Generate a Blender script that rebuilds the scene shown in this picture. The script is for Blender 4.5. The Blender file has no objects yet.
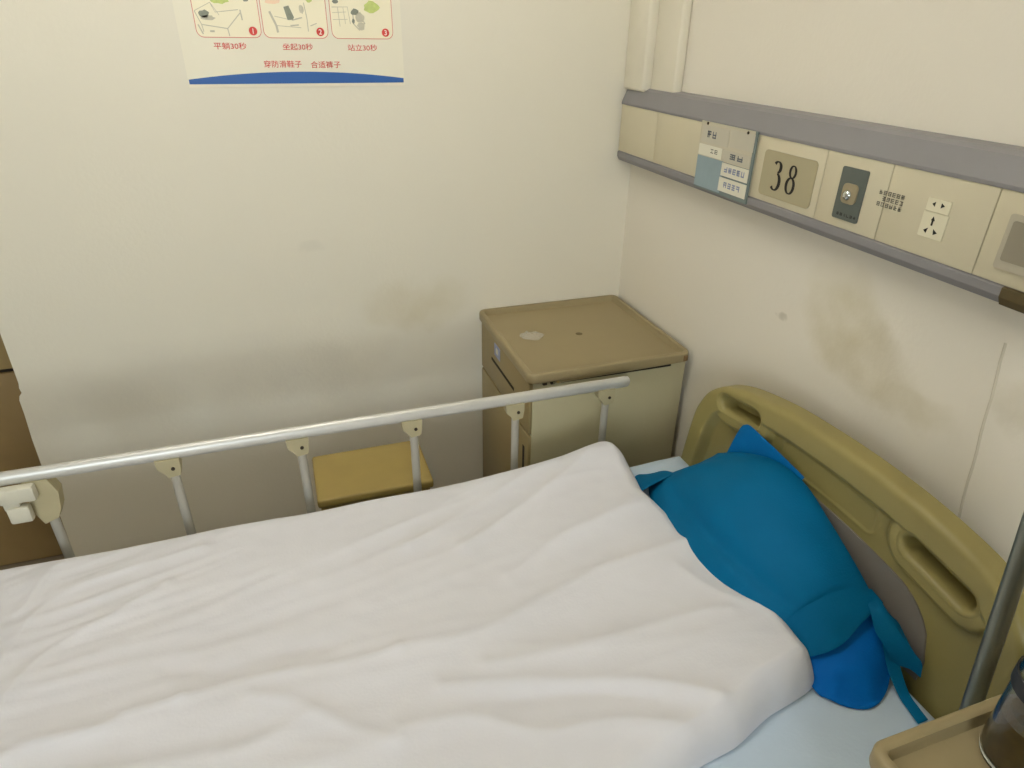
import bpy, bmesh, math, random
from mathutils import Vector, Matrix, noise
random.seed(5)
scene = bpy.context.scene
C = scene.collection

# ------------------------------------------------------------------ camera
cam_d = bpy.data.cameras.new('camera'); cam = bpy.data.objects.new('camera', cam_d); C.objects.link(cam)
YAW, PITCH, ROLL, FPX = 0.335, 0.496, 0.016, 658.9
_f = Vector((math.sin(YAW)*math.cos(PITCH), math.cos(YAW)*math.cos(PITCH), -math.sin(PITCH)))
_r = Vector((math.cos(YAW), -math.sin(YAW), 0)); _u = _r.cross(_f)
_c, _s = math.cos(ROLL), math.sin(ROLL)
_r, _u = _r*_c + _u*_s, _u*_c - _r*_s
M = Matrix((( _r.x, _u.x, -_f.x), (_r.y, _u.y, -_f.y), (_r.z, _u.z, -_f.z))).to_4x4()
cam.matrix_world = Matrix.Translation((-1.052, -1.917, 1.564)) @ M
cam_d.sensor_width = 36; cam_d.lens = FPX/1024*36; cam_d.clip_start = .02
scene.camera = cam

# ------------------------------------------------------------------ world, lights, exposure
w = bpy.data.worlds.new('sky'); scene.world = w; w.use_nodes = True
bg = w.node_tree.nodes['Background']
sky = w.node_tree.nodes.new('ShaderNodeTexSky'); sky.sky_type = 'NISHITA'
sky.sun_elevation = math.radians(50); sky.sun_rotation = math.radians(150); sky.sun_disc = False
w.node_tree.links.new(sky.outputs[0], bg.inputs[0]); bg.inputs[1].default_value = .25

def area(name, loc, rot, sx, sy, energy, col):
    l = bpy.data.lights.new(name, 'AREA'); l.shape = 'RECTANGLE'; l.size = sx; l.size_y = sy
    l.energy = energy; l.color = col
    o = bpy.data.objects.new(name, l); o.location = loc; o.rotation_euler = rot; C.objects.link(o)
    return o
# daylight at the window opposite wall A; the room's other light is its ceiling lamp, built below
area('window_daylight', (-2.4, -4.75, 1.55), (math.radians(90), 0, 0), 1.7, 1.3, 52, (.90, .97, 1))
vs = scene.view_settings
vs.view_transform = 'Standard'; vs.look = 'None'; vs.gamma = 1; vs.use_curve_mapping = False
vs.exposure = 0.0
LAMP = 38   # emission strength of the fluorescent tubes
try:
    scene.cycles.use_denoising = True
    scene.cycles.max_bounces = 8; scene.cycles.diffuse_bounces = 5
except Exception: pass

# ------------------------------------------------------------------ materials
def lin(c):
    return tuple(((v/255)/12.92 if v/255 <= .04045 else ((v/255+.055)/1.055)**2.4) for v in c) + (1,)
MATS = {}
def mat(name, rgb, rough=.5, metal=0, var=.0, scale=8, bump=0, bscale=60, trans=0, alpha=1, coat=0, sss=0, ior=1.45, spec=None):
    """procedural material: a noise-varied base colour, optional fine bump"""
    m = bpy.data.materials.new(name); m.use_nodes = True; nt = m.node_tree; b = nt.nodes['Principled BSDF']
    b.inputs['Roughness'].default_value = rough; b.inputs['Metallic'].default_value = metal
    b.inputs['Base Color'].default_value = lin(rgb); b.inputs['IOR'].default_value = ior
    if spec is not None: b.inputs['Specular IOR Level'].default_value = spec
    b.inputs['Transmission Weight'].default_value = trans; b.inputs['Alpha'].default_value = alpha
    b.inputs['Coat Weight'].default_value = coat
    tc = nt.nodes.new('ShaderNodeTexCoord')
    if var:
        n = nt.nodes.new('ShaderNodeTexNoise'); n.inputs['Scale'].default_value = scale; n.inputs['Detail'].default_value = 4
        nt.links.new(tc.outputs['Object'], n.inputs['Vector'])
        mx = nt.nodes.new('ShaderNodeMix'); mx.data_type = 'RGBA'
        a = lin(tuple(max(0, v*(1-var)) for v in rgb)); c = lin(tuple(min(255, v*(1+var)) for v in rgb))
        mx.inputs[6].default_value = a; mx.inputs[7].default_value = c
        nt.links.new(n.outputs['Fac'], mx.inputs[0]); nt.links.new(mx.outputs[2], b.inputs['Base Color'])
    if bump:
        n2 = nt.nodes.new('ShaderNodeTexNoise'); n2.inputs['Scale'].default_value = bscale; n2.inputs['Detail'].default_value = 3
        nt.links.new(tc.outputs['Object'], n2.inputs['Vector'])
        bp = nt.nodes.new('ShaderNodeBump'); bp.inputs['Strength'].default_value = bump; bp.inputs['Distance'].default_value = .01
        nt.links.new(n2.outputs['Fac'], bp.inputs['Height']); nt.links.new(bp.outputs['Normal'], b.inputs['Normal'])
    MATS[name] = m
    return m

def wall_mat(name, rgb, stains, axes):
    """painted plaster with stains: each (a, b, radius_a, radius_b, colour, strength) on the wall's own two axes"""
    m = mat(name, rgb, .75, bump=.06, bscale=90); nt = m.node_tree; b = nt.nodes['Principled BSDF']
    N = nt.nodes.new; L = nt.links.new
    tc = N('ShaderNodeTexCoord'); sp = N('ShaderNodeSeparateXYZ'); 
    wn = N('ShaderNodeTexNoise'); wn.inputs['Scale'].default_value = 6; wn.inputs['Detail'].default_value = 5
    L(tc.outputs['Object'], wn.inputs['Vector'])
    off = N('ShaderNodeVectorMath'); off.operation = 'MULTIPLY_ADD'
    L(wn.outputs['Color'], off.inputs[0]); off.inputs[1].default_value = (.16,)*3
    add = N('ShaderNodeVectorMath'); add.operation = 'SUBTRACT'; L(tc.outputs['Object'], add.inputs[0]); add.inputs[1].default_value = (.08,)*3
    L(add.outputs[0], off.inputs[2]); L(off.outputs[0], sp.inputs[0])
    col = N('ShaderNodeRGB'); col.outputs[0].default_value = lin(rgb); cur = col.outputs[0]
    pn = N('ShaderNodeTexNoise'); pn.inputs['Scale'].default_value = 14; pn.inputs['Detail'].default_value = 5
    L(tc.outputs['Object'], pn.inputs['Vector'])
    for (a, c, ra, rb, scol, st) in stains:
        def axis(i, ctr, rad):
            q = N('ShaderNodeMath'); q.operation = 'SUBTRACT'; L(sp.outputs[i], q.inputs[0]); q.inputs[1].default_value = ctr
            d = N('ShaderNodeMath'); d.operation = 'DIVIDE'; L(q.outputs[0], d.inputs[0]); d.inputs[1].default_value = rad
            e = N('ShaderNodeMath'); e.operation = 'POWER'; L(d.outputs[0], e.inputs[0]); e.inputs[1].default_value = 2
            return e
        e1, e2 = axis(axes[0], a, ra), axis(axes[1], c, rb)
        sm = N('ShaderNodeMath'); sm.operation = 'ADD'; L(e1.outputs[0], sm.inputs[0]); L(e2.outputs[0], sm.inputs[1])
        mr = N('ShaderNodeMapRange'); mr.interpolation_type = 'SMOOTHSTEP'
        mr.inputs['From Min'].default_value = 1.3; mr.inputs['From Max'].default_value = .05
        mr.inputs['To Min'].default_value = 0; mr.inputs['To Max'].default_value = st
        L(sm.outputs[0], mr.inputs['Value'])
        mu = N('ShaderNodeMath'); mu.operation = 'MULTIPLY'; L(mr.outputs[0], mu.inputs[0])
        pr = N('ShaderNodeMapRange'); pr.inputs['From Min'].default_value = .3; pr.inputs['From Max'].default_value = .65
        pr.inputs['To Min'].default_value = .5; L(pn.outputs['Fac'], pr.inputs['Value']); L(pr.outputs[0], mu.inputs[1])
        mx = N('ShaderNodeMix'); mx.data_type = 'RGBA'; L(mu.outputs[0], mx.inputs[0]); L(cur, mx.inputs[6]); mx.inputs[7].default_value = lin(scol)
        cur = mx.outputs[2]
    L(cur, b.inputs['Base Color'])
    return m

mat('wall_plain', (226, 220, 204), .8, bump=.05, bscale=90)
wall_mat('wall_a', (228, 222, 205), [(-.74, .80, .13, .10, (200, 186, 150), .35), (-1.35, .62, .55, .16, (184, 178, 168), .16),
    (-.95, .60, .30, .10, (184, 178, 166), .16), (-1.00, 1.00, .05, .02, (200, 195, 180), .3), (-.62, .80, .10, .08, (205, 194, 160), .3)], (0, 2))
wall_mat('wall_b', (228, 221, 206), [(-.955, 1.025, .13, .085, (192, 180, 142), .45), (-1.05, .985, .12, .075, (188, 177, 145), .42), (-.785, .961, .016, .013, (176, 168, 148), .7),
    (-1.15, .955, .10, .045, (200, 190, 162), .5), (-1.33, 1.06, .06, .05, (195, 186, 162), .5), (-.93, 1.10, .10, .05, (206, 196, 165), .3)], (1, 2))
mat('joint_filler', (206, 198, 180), .8, bump=.05, bscale=90)
mat('floor_tile', (132, 118, 98), .45, var=.12, scale=5)
mat('ceiling_paint', (235, 232, 222), .9, bump=.03)
mat('trunking_plastic', (226, 219, 200), .55, var=.03, scale=10)
mat('cab_top', (150, 135, 100), .42, var=.04, scale=6, bump=.02, bscale=200)
mat('cab_front', (150, 133, 92), .45, var=.05, scale=7)
mat('cab_side', (184, 176, 142), .5, var=.04, scale=4)
mat('cab_edge', (156, 141, 106), .42, var=.04)
mat('dark_gap', (38, 30, 20), .8, var=.2)
mat('rust', (112, 88, 56), .8, var=.25, scale=60)
mat('grime', (106, 94, 64), .8, var=.2, scale=60)
mat('brass', (190, 160, 100), .3, 1, var=.05)
mat('sticker_blue', (140, 150, 185), .4, var=.25, scale=90)
mat('headboard', (147, 135, 82), .42, var=.04, scale=5, bump=.02, bscale=150)
mat('headboard_plaque', (130, 123, 116), .5, var=.05, scale=8)
mat('post_metal', (186, 182, 170), .45, .25, var=.03)
mat('frame_paint', (190, 185, 165), .45, var=.04)
mat('aluminium', (214, 213, 208), .42, .55, var=.03, scale=30)
mat('bracket_plastic', (178, 168, 134), .5, var=.06, scale=20)
mat('latch_white', (206, 202, 184), .45, var=.05, scale=20)
mat('latch_purple', (120, 108, 140), .5, var=.05)
mat('screw_dark', (60, 50, 40), .45, .5, var=.1)
mat('mattress_cloth', (190, 195, 205), .9, var=.04)
mat('sheet_cotton', (196, 212, 228), .9, var=.02, bump=.08, bscale=160)
mat('quilt_cotton', (222, 221, 226), .92, var=.015, scale=12, bump=.05, bscale=200)
mat('blue_cover', (0, 97, 140), .62, spec=.12, var=.05, scale=10, bump=.1, bscale=260)
mat('blue_cover_backlit', (0, 98, 180), .62, spec=.12, var=.05, scale=10, bump=.1, bscale=260)  # same cloth as blue_cover, with light passing through it painted into the colour
mat('blue_cover_hem_lit', (0, 97, 158), .62, spec=.12, var=.05, scale=10, bump=.1, bscale=260)  # cover cloth again, the bluer light on the hem put into its colour
mat('stool_wood', (160, 139, 78), .5, var=.07, scale=9)
mat('brown_wood', (146, 122, 80), .55, var=.12, scale=6)
mat('tan_wood', (160, 138, 94), .5, var=.08, scale=6)
mat('pole_steel', (128, 130, 120), .32, .8, var=.05)
mat('purple_profile', (134, 131, 132), .5, var=.03, scale=12)
mat('console_panel', (206, 197, 170), .5, var=.02, scale=9)
mat('number_plate', (171, 161, 130), .4, var=.03)
mat('ink_black', (28, 26, 24), .6, var=.05)
mat('ink_grey', (92, 90, 84), .7, var=.1)
mat('call_plate', (92, 98, 92), .45, var=.04)
mat('call_recess', (156, 143, 114), .4, var=.06)
mat('call_jack', (205, 210, 208), .2, .9, var=.03)
mat('socket_white', (222, 215, 188), .4, var=.02)
mat('grey_plate', (148, 140, 122), .5, var=.05)
mat('grey_frame', (184, 176, 156), .5, var=.03)
mat('brown_tape', (88, 74, 44), .6, var=.1, scale=30)
mat('card_clear', (196, 188, 166), .3, var=.03)
mat('card_teal', (140, 158, 164), .35, var=.06, scale=20)
mat('card_teal_dark', (112, 124, 122), .4, var=.05)
mat('card_white', (222, 218, 200), .4, var=.02)
mat('card_grey', (194, 188, 170), .4, var=.03)
mat('ink_blue', (136, 144, 172), .6, var=.15, scale=300)
mat('ink_navy', (98, 103, 112), .6, var=.1, scale=200)
mat('poster_paper', (234, 228, 208), .5, var=.01)
mat('poster_blue', (44, 92, 160), .45, var=.03)
mat('poster_red', (206, 66, 58), .5, var=.03)
mat('poster_line', (214, 132, 116), .5, var=.03)
mat('poster_tint', (242, 234, 206), .5, var=.02)
mat('pencil_grey', (196, 190, 168), .6, var=.1, scale=80)
mat('pencil_dark', (132, 136, 122), .6, var=.15, scale=80)
mat('plant_green', (190, 202, 120), .6, var=.15, scale=90)
mat('peach', (244, 214, 184), .6, var=.04)
mat('white_ink', (250, 244, 232), .5, var=.01)
mat('tea', (92, 66, 26), .35, var=.35, scale=60)
mat('black_band', (24, 25, 27), .5, var=.1)
mat('lid_plastic', (150, 150, 146), .4, var=.05)
mat('clear_film', (240, 236, 225), 0.08, alpha=.2, var=.03)
mat('lamp_white', (235, 235, 232), .5, var=.02)
g = mat('jar_glass', (235, 242, 240), .03, trans=1, ior=1.45)
g2 = mat('window_glass', (240, 248, 250), .02, trans=1, ior=1.02)
m_em = bpy.data.materials.new('lamp_tube'); m_em.use_nodes = True
_b = m_em.node_tree.nodes['Principled BSDF']; _b.inputs['Emission Color'].default_value = (1, .985, .93, 1); _b.inputs['Emission Strength'].default_value = LAMP
MATS['lamp_tube'] = m_em

# ------------------------------------------------------------------ mesh builder
def V(*a): return Vector(a)
class MB:
    def __init__(s): s.bm = bmesh.new(); s.mi = 0
    def _tag(s, n0):
        s.bm.faces.ensure_lookup_table()
        for f in s.bm.faces[n0:]: f.material_index = s.mi
    def box(s, lo, hi, bev=0, seg=2, rot=None, at=None):
        """box from lo to hi, edges rounded by bev; rot = Matrix about its centre"""
        n0 = len(s.bm.faces)
        t = bmesh.new(); bmesh.ops.create_cube(t, size=1)
        c = [(a+b)/2 for a, b in zip(lo, hi)]; d = [abs(b-a) for a, b in zip(lo, hi)]
        for v in t.verts: v.co = Vector((v.co.x*d[0], v.co.y*d[1], v.co.z*d[2]))
        if bev: bmesh.ops.bevel(t, geom=t.edges[:], offset=min(bev, min(d)*.49), segments=seg, profile=.5, affect='EDGES')
        mt = Matrix.Translation(c) @ (rot.to_4x4() if rot else Matrix())
        s._merge(t, mt); s._tag(n0); return s
    def _merge(s, t, mt=Matrix()):
        vm = {}
        for v in t.verts: vm[v] = s.bm.verts.new(mt @ v.co)
        for f in t.faces:
            try: s.bm.faces.new([vm[v] for v in f.verts])
            except ValueError: pass
        t.free()
    def tube(s, pts, rad, seg=14, cap=True, sy=1.0, up=(0, 0, 1)):
        """tube through pts; rad a number or one per point; sy squashes it across 'up'"""
        n0 = len(s.bm.faces); pts = [Vector(p) for p in pts]; rings = []
        if not hasattr(rad, '__len__'): rad = [rad]*len(pts)
        for i, p in enumerate(pts):
            d = (pts[min(i+1, len(pts)-1)]-pts[max(i-1, 0)]).normalized()
            u = Vector(up)
            if abs(d.dot(u)) > .95: u = Vector((1, 0, 0))
            a = d.cross(u).normalized(); b = a.cross(d).normalized()
            rings.append([s.bm.verts.new(p + (a*math.cos(k*2*math.pi/seg)*sy + b*math.sin(k*2*math.pi/seg))*rad[i]) for k in range(seg)])
        for r0, r1 in zip(rings, rings[1:]):
            for k in range(seg): s.bm.faces.new((r0[k], r0[(k+1) % seg], r1[(k+1) % seg], r1[k]))
        if cap: s.bm.faces.new(rings[0][::-1]); s.bm.faces.new(rings[-1])
        s._tag(n0); return s
    def lathe(s, prof, c=(0, 0, 0), axis='z', seg=32):
        """(radius, height) profile turned round a line through c"""
        n0 = len(s.bm.faces); c = Vector(c); rings = []
        def P(r, h, a):
            x, y = r*math.cos(a), r*math.sin(a)
            return c + (Vector((x, y, h)) if axis == 'z' else Vector((h, x, y)) if axis == 'x' else Vector((x, h, y)))
        for r, h in prof:
            if r < 1e-6: rings.append([s.bm.verts.new(P(0, h, 0))])
            else: rings.append([s.bm.verts.new(P(r, h, k*2*math.pi/seg)) for k in range(seg)])
        for a, b in zip(rings, rings[1:]):
            for k in range(seg):
                q = [a[k % len(a)], a[(k+1) % len(a)], b[(k+1) % len(b)], b[k % len(b)]]
                q = [v for i, v in enumerate(q) if v not in q[:i]]
                if len(q) > 2: s.bm.faces.new(q)
        s._tag(n0); return s
    def prism(s, poly, h, place):
        """polygon (a, b) given thickness h; place(a, b, d) puts it in space"""
        n0 = len(s.bm.faces)
        lo = [s.bm.verts.new(place(a, b, 0)) for a, b in poly]; hi = [s.bm.verts.new(place(a, b, h)) for a, b in poly]
        f = [s.bm.faces.new(lo), s.bm.faces.new(hi[::-1])]; n = len(poly)
        for k in range(n): f.append(s.bm.faces.new((lo[k], hi[k], hi[(k+1) % n], lo[(k+1) % n])))
        s._tag(n0); return s
    def sheet(s, grid, thick=None):
        """grid of points as a surface; thick = (dx, dy, dz) closes it with a second copy"""
        n0 = len(s.bm.faces)
        A = [[s.bm.verts.new(p) for p in row] for row in grid]
        nr, nc = len(A), len(A[0])
        for i in range(nr-1):
            for j in range(nc-1): s.bm.faces.new((A[i][j], A[i+1][j], A[i+1][j+1], A[i][j+1]))
        if thick is not None:
            if callable(thick): B = [[s.bm.verts.new(thick(Vector(p), i, j)) for j, p in enumerate(row)] for i, row in enumerate(grid)]
            else: B = [[s.bm.verts.new(Vector(p)+Vector(thick)) for p in row] for row in grid]
            for i in range(nr-1):
                for j in range(nc-1): s.bm.faces.new((B[i][j], B[i][j+1], B[i+1][j+1], B[i+1][j]))
            ring = [(0, j) for j in range(nc)]+[(i, nc-1) for i in range(1, nr)]+[(nr-1, j) for j in range(nc-2, -1, -1)]+[(i, 0) for i in range(nr-2, 0, -1)]
            for (i0, j0), (i1, j1) in zip(ring, ring[1:]+ring[:1]):
                s.bm.faces.new((A[i0][j0], A[i1][j1], B[i1][j1], B[i0][j0]))
        s._tag(n0); return s
    def stroke(s, pts, wd, place, h=.0006):
        """flat pen stroke: pts in (a, b), wd a width or one per point"""
        n0 = len(s.bm.faces)
        if not hasattr(wd, '__len__'): wd = [wd]*len(pts)
        P = [Vector((a, b)) for a, b in pts]; L, R = [], []
        for i, p in enumerate(P):
            d = (P[min(i+1, len(P)-1)]-P[max(i-1, 0)]); d = d.normalized() if d.length else Vector((1, 0))
            n = Vector((-d.y, d.x))*wd[i]/2; L.append(p+n); R.append(p-n)
        t = [[s.bm.verts.new(place(q.x, q.y, h)) for q in (L[i], R[i])] for i in range(len(P))]
        for a, b in zip(t, t[1:]): s.bm.faces.new((a[0], a[1], b[1], b[0]))
        s._tag(n0); return s
    def build(s, name, mats, parent=None, smooth=True, base=None, angle=40):
        """link as ONE mesh object. mesh is written in world coordinates and re-based on its thing"""
        bmesh.ops.recalc_face_normals(s.bm, faces=s.bm.faces[:])
        o0 = Vector((0, 0, 0))
        if parent is not None:
            top = parent
            while top.parent: top = top.parent
            o0 = top.location.copy()
        elif base is not None: o0 = Vector(base)
        for v in s.bm.verts: v.co -= o0
        me = bpy.data.meshes.new(name); s.bm.to_mesh(me); s.bm.free()
        if not isinstance(mats, (list, tuple)): mats = [mats]
        for m in mats: me.materials.append(MATS[m])
        if smooth:
            me.shade_smooth()
            try: me.set_sharp_from_angle(angle=math.radians(angle))
            except Exception: pass
        o = bpy.data.objects.new(name, me); C.objects.link(o)
        if parent is not None: o.parent = parent
        elif base is not None: o.location = o0
        return o

def tag(o, label=None, cat=None, group=None, kind=None):
    if label: o['label'] = label
    if cat: o['category'] = cat
    if group: o['group'] = group
    if kind: o['kind'] = kind
    return o
def thing(name, loc, label, cat, group=None):
    o = bpy.data.objects.new(name, None); o.empty_display_size = .1; C.objects.link(o); o.location = loc
    return tag(o, label, cat, group)
def struct(o): o['kind'] = 'structure'; return o
def copy_tree(o, parent=None):
    c = o.copy(); C.objects.link(c)
    if parent is not None: c.parent = parent
    for ch in [k for k in C.objects if k.parent == o]: copy_tree(ch, c)
    return c
def sstep(a, b, x):
    t = max(0, min(1, (x-a)/(b-a))); return t*t*(3-2*t)
def interp(x, tab):
    if x <= tab[0][0]: return tab[0][1]
    for (a, b), (c, d) in zip(tab, tab[1:]):
        if x <= c: return b+(d-b)*(x-a)/(c-a)
    return tab[-1][1]
def smooth_path(pts, n=8):
    """Catmull-Rom through pts"""
    P = [Vector(p) for p in pts]; P = [P[0]*2-P[1]]+P+[P[-1]*2-P[-2]]; out = []
    for i in range(1, len(P)-2):
        for k in range(n):
            t = k/n; a, b, c, d = P[i-1:i+3]
            out.append(.5*((2*b)+(c-a)*t+(2*a-5*b+4*c-d)*t*t+(3*b-a-3*c+d)*t**3))
    return out+[P[-2]]

# ------------------------------------------------------------------ the room
RX0, RY0, RH = -4.2, -4.9, 2.75
b = MB(); b.box((RX0, RY0, -.1), (0, 1.6, 0)); struct(b.build('floor', 'floor_tile', smooth=False))
b = MB(); b.box((RX0, RY0, RH), (0, 1.6, RH+.1)); struct(b.build('ceiling', 'ceiling_paint', smooth=False))
b = MB(); b.box((0, RY0, -.1), (.15, 1.6, RH+.1)); struct(b.build('wall_right', 'wall_b', smooth=False))
# wall A, with the chipped plaster edge where it ends by the wooden cupboard
edge = [(0, -1.832), (.30, -1.827), (.52, -1.822), (.600, -1.817), (.645, -1.816), (.657, -1.812), (.666, -1.804), (.68, -1.806), (.695, -1.803), (1.0, -1.798), (1.6, -1.793), (RH, -1.793)]
poly = [(-.0, 0), (-.0, RH)] + [(x, z) for z, x in reversed(edge)]
b = MB(); b.prism(poly, .12, lambda a, z, d: V(a, d, z)); struct(b.build('wall_back', 'wall_a', smooth=False))
b = MB(); b.box((RX0-.15, RY0, -.1), (RX0, 1.6, RH+.1)); struct(b.build('wall_left', 'wall_plain', smooth=False))
b = MB(); b.box((RX0-.15, 1.6, -.1), (.15, 1.75, RH+.1)); struct(b.build('wall_beyond', 'wall_plain', smooth=False))
# wall behind the camera, with its window
b = MB()
for lo, hi in (((RX0-.15, -3.3), (0, RH+.1)), ((-1.5, .15), (0, RH+.1)), ((-3.3, -1.5), (0, .85)), ((-3.3, -1.5), (2.25, RH+.1))):
    b.box((lo[0], RY0-.2, hi[0]), (lo[1], RY0, hi[1]))
struct(b.build('wall_front', 'wall_plain', smooth=False))
wn = MB()
for x0, x1, z0, z1 in ((-3.3, -1.5, .85, .91), (-3.3, -1.5, 2.19, 2.25), (-3.3, -3.24, .91, 2.19), (-1.56, -1.5, .91, 2.19), (-2.43, -2.37, .91, 2.19)):
    wn.box((x0, RY0-.13, z0), (x1, RY0-.06, z1), .006)
win = struct(wn.build('window_1', 'lamp_white'))
b = MB(); b.box((-3.24, RY0-.10, .91), (-1.56, RY0-.094, 2.19)); b.build('pane', 'window_glass', win)
# vertical duct boxing in the corner above the console
b = MB(); b.box((-.052, -.118, 1.408), (0, 0, RH), .009, 3); struct(b.build('trim_1', 'trunking_plastic'))
b = MB(); b.box((-.028, -.244, 1.408), (0, -.118, RH), .007, 3); struct(b.build('trim_2', 'trunking_plastic'))
# plaster joint running down the wall under the console
b = MB(); b.tube([V(.0015, -1.272+.001*math.sin(k*1.7)-.052*k/14, 1.135-.445*k/14) for k in range(15)], .0032, 8); struct(b.build('trim_3', 'joint_filler'))

# ceiling lamp
cl = thing('ceiling_lamp', (-1.22, -.92, RH), 'white fluorescent batten lamp on the ceiling above the bed', 'lamp')
b = MB(); b.box((-1.84, -.97, RH-.05), (-.60, -.87, RH-.001), .006); b.build('housing', 'lamp_white', cl)
for y in (-.96, -.88):
    b = MB(); b.tube([(-1.82, y, RH-.085), (-.62, y, RH-.085)], .016, 16); b.build('tube', 'lamp_tube', cl)
for x in (-1.825, -.615):
    b = MB(); b.box((x-.012, -.98, RH-.105), (x+.012, -.86, RH-.02), .004); b.build('end_holder', 'lamp_white', cl)

# ------------------------------------------------------------------ bedside cabinets
def cabinet(x0, x1, y0, y1, H, label, group):
    """front (drawer, door) faces -x; x0 < x1, y0 < y1"""
    t = thing('bedside_cabinet', (((x0+x1)/2), (y0+y1)/2, 0), label, 'cabinet', group)
    zt = H-.030
    b = MB(); b.box((x0+.006, y0+.004, .06), (x1-.004, y1-.004, zt), .004); bd = b.build('body', 'cab_side', t)
    # drawer, door on the front
    b = MB(); b.box((x0-.004, y0+.006, zt-.165), (x0+.008, y1-.006, zt-.006), .004); dr = b.build('drawer', 'cab_front', t)
    b = MB(); b.box((x0-.0052, y0+.13, zt-.090), (x0-.0035, y1-.12, zt-.080), .0008); b.build('pull_slot', 'dark_gap', dr)
    b = MB(); b.box((x0-.005, y1-.205, zt-.058), (x0-.0038, y1-.15, zt-.018)); st = b.build('sticker', 'sticker_blue', dr); st['label'] = 'small pale blue sticker'
    b = MB(); b.box((x0-.006, y1-.187, zt-.046), (x0-.0049, y1-.168, zt-.028), .0005); b.build('sticker_emblem', 'card_white', dr)
    b = MB(); b.box((x0-.004, y0+.006, .10), (x0+.008, y1-.006, zt-.172), .004); d = b.build('door', 'cab_front', t)
    b = MB(); b.box((x0-.0052, y0+.03, zt-.30), (x0-.0035, y0+.045, zt-.22), .0008); b.build('pull_slot', 'dark_gap', d)
    # top tray with a raised rounded rim
    g = MB(); n = 56; rx, ry = x0-.010, x1+.002
    def corner_pts(inset, z, r):
        out = []; r = max(r-inset, .004); a0, a1, c0, c1 = x0-.012+inset, x1+.002-inset, y0-.010+inset, y1+.010-inset
        for cx, cy, s in ((a1-r, c1-r, 0), (a0+r, c1-r, 1), (a0+r, c0+r, 2), (a1-r, c0+r, 3)):
            for k in range(9):
                an = math.pi/2*(s+k/8); out.append(V(cx+r*math.cos(an), cy+r*math.sin(an), z))
        return out
    prof = [(.006, zt), (.001, zt+.002), (0, zt+.006), (0, H-.006), (.0015, H-.002), (.004, H), (.012, H), (.0155, H-.002), (.0175, H-.012), (.021, H-.017)]
    rings = [[g.bm.verts.new(p) for p in corner_pts(i, z, .024)] for i, z in prof]
    for r0, r1 in zip(rings, rings[1:]):
        for k in range(36): g.bm.faces.new((r0[k], r0[(k+1) % 36], r1[(k+1) % 36], r1[k]))
    g.bm.faces.new(rings[-1]); g.bm.faces.new(rings[0][::-1])
    top = g.build('tray_top', 'cab_top', t)
    # gap with the pull-out rail under the tray on the side facing the bed
    b = MB(); b.box((x0+.085, y0+.0005, zt-.011), (x1-.055, y0+.006, zt-.002), .001); b.build('shelf_gap', 'dark_gap', t)
    b = MB(); b.tube([(x0+.06, y0-.002, zt-.005), (x1-.05, y0-.002, zt+.001)], .0032, 8); b.build('towel_rod', 'cab_edge', t)
    for k, xx in enumerate((x0+.038, x0+.060)):
        b = MB(); b.box((xx-.006, y0-.004, zt-.010), (xx+.006, y0+.006, zt-.001), .002); b.build('clip', 'dark_gap', t)
    b = MB(); b.lathe([(0, -.004), (.0045, -.004), (.005, 0), (.005, .003), (0, .003)], (x0+.073, y0-.004, zt-.001), 'y', 12); b.build('screw', 'brass', t)
    b = MB(); b.box((x1-.024, y0-.0115, zt+.005), (x1-.010, y0-.009, zt+.022), .001); b.build('rust_spot', 'rust', t)['label'] = 'rusty brown chipped spot'
    b = MB(); b.lathe([(0, -.003), (.004, -.002), (.004, .002), (0, .002)], (x0+.012, y0+.004, zt-.31), 'y', 10); b.build('screw', 'dark_gap', t)
    for xx in (x0+.05, x1-.05):
        for yy in (y0+.05, y1-.05):
            b = MB(); b.lathe([(0, .002), (.016, .002), (.022, .012), (.022, .05), (.010, .06), (0, .062)], (xx, yy, 0), 'z', 16); b.build('caster', 'black_band', t)
    return t
cabinet(-.495, -.015, -.476, -.010, .76, 'tan bedside cabinet with raised-rim top in the corner beyond the bed rail', 'bedside cabinets')
cabinet(-.452, -.015, -2.05, -1.592, .79, 'tan bedside cabinet corner in front of the steel pole, glass jar on it', 'bedside cabinets')
# dark mark and plastic scrap on the far cabinet
b = MB(); b.lathe([(0, .0012), (.005, .001), (.009, .0006), (.011, 0)], (-.254, -.240, .7435), 'z', 11)
tag(b.build('dried_stain', 'grime', base=(-.254, -.24, .7435)), 'small dark spot in the middle of the far cabinet top', 'stain')
b = MB(); G = []
for i in range(13):
    row = []
    for j in range(25):
        an = 2*math.pi*j/24; rd = i/12
        ro = .030+.014*noise.noise(V(math.cos(an)*1.6, math.sin(an)*1.6, 3))+.006*noise.noise(V(math.cos(an)*4, math.sin(an)*4, 8))
        x, y = 1.35*ro*rd*math.cos(an), .85*ro*rd*math.sin(an)
        row.append(V(-.398+x*.9+y*.4, -.212+y-x*.3, .7440+(1-rd)*.006+.016*(1-rd**3)*abs(noise.noise(V(x*60, y*70, 1)))+.0006))
    G.append(row)
b.sheet(G, (0, 0, -.0004))
tag(b.build('plastic_scrap', 'clear_film', base=(-.4, -.21, .744), angle=15), 'crumpled clear plastic scrap lying on the far cabinet top', 'plastic wrapper')

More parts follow.
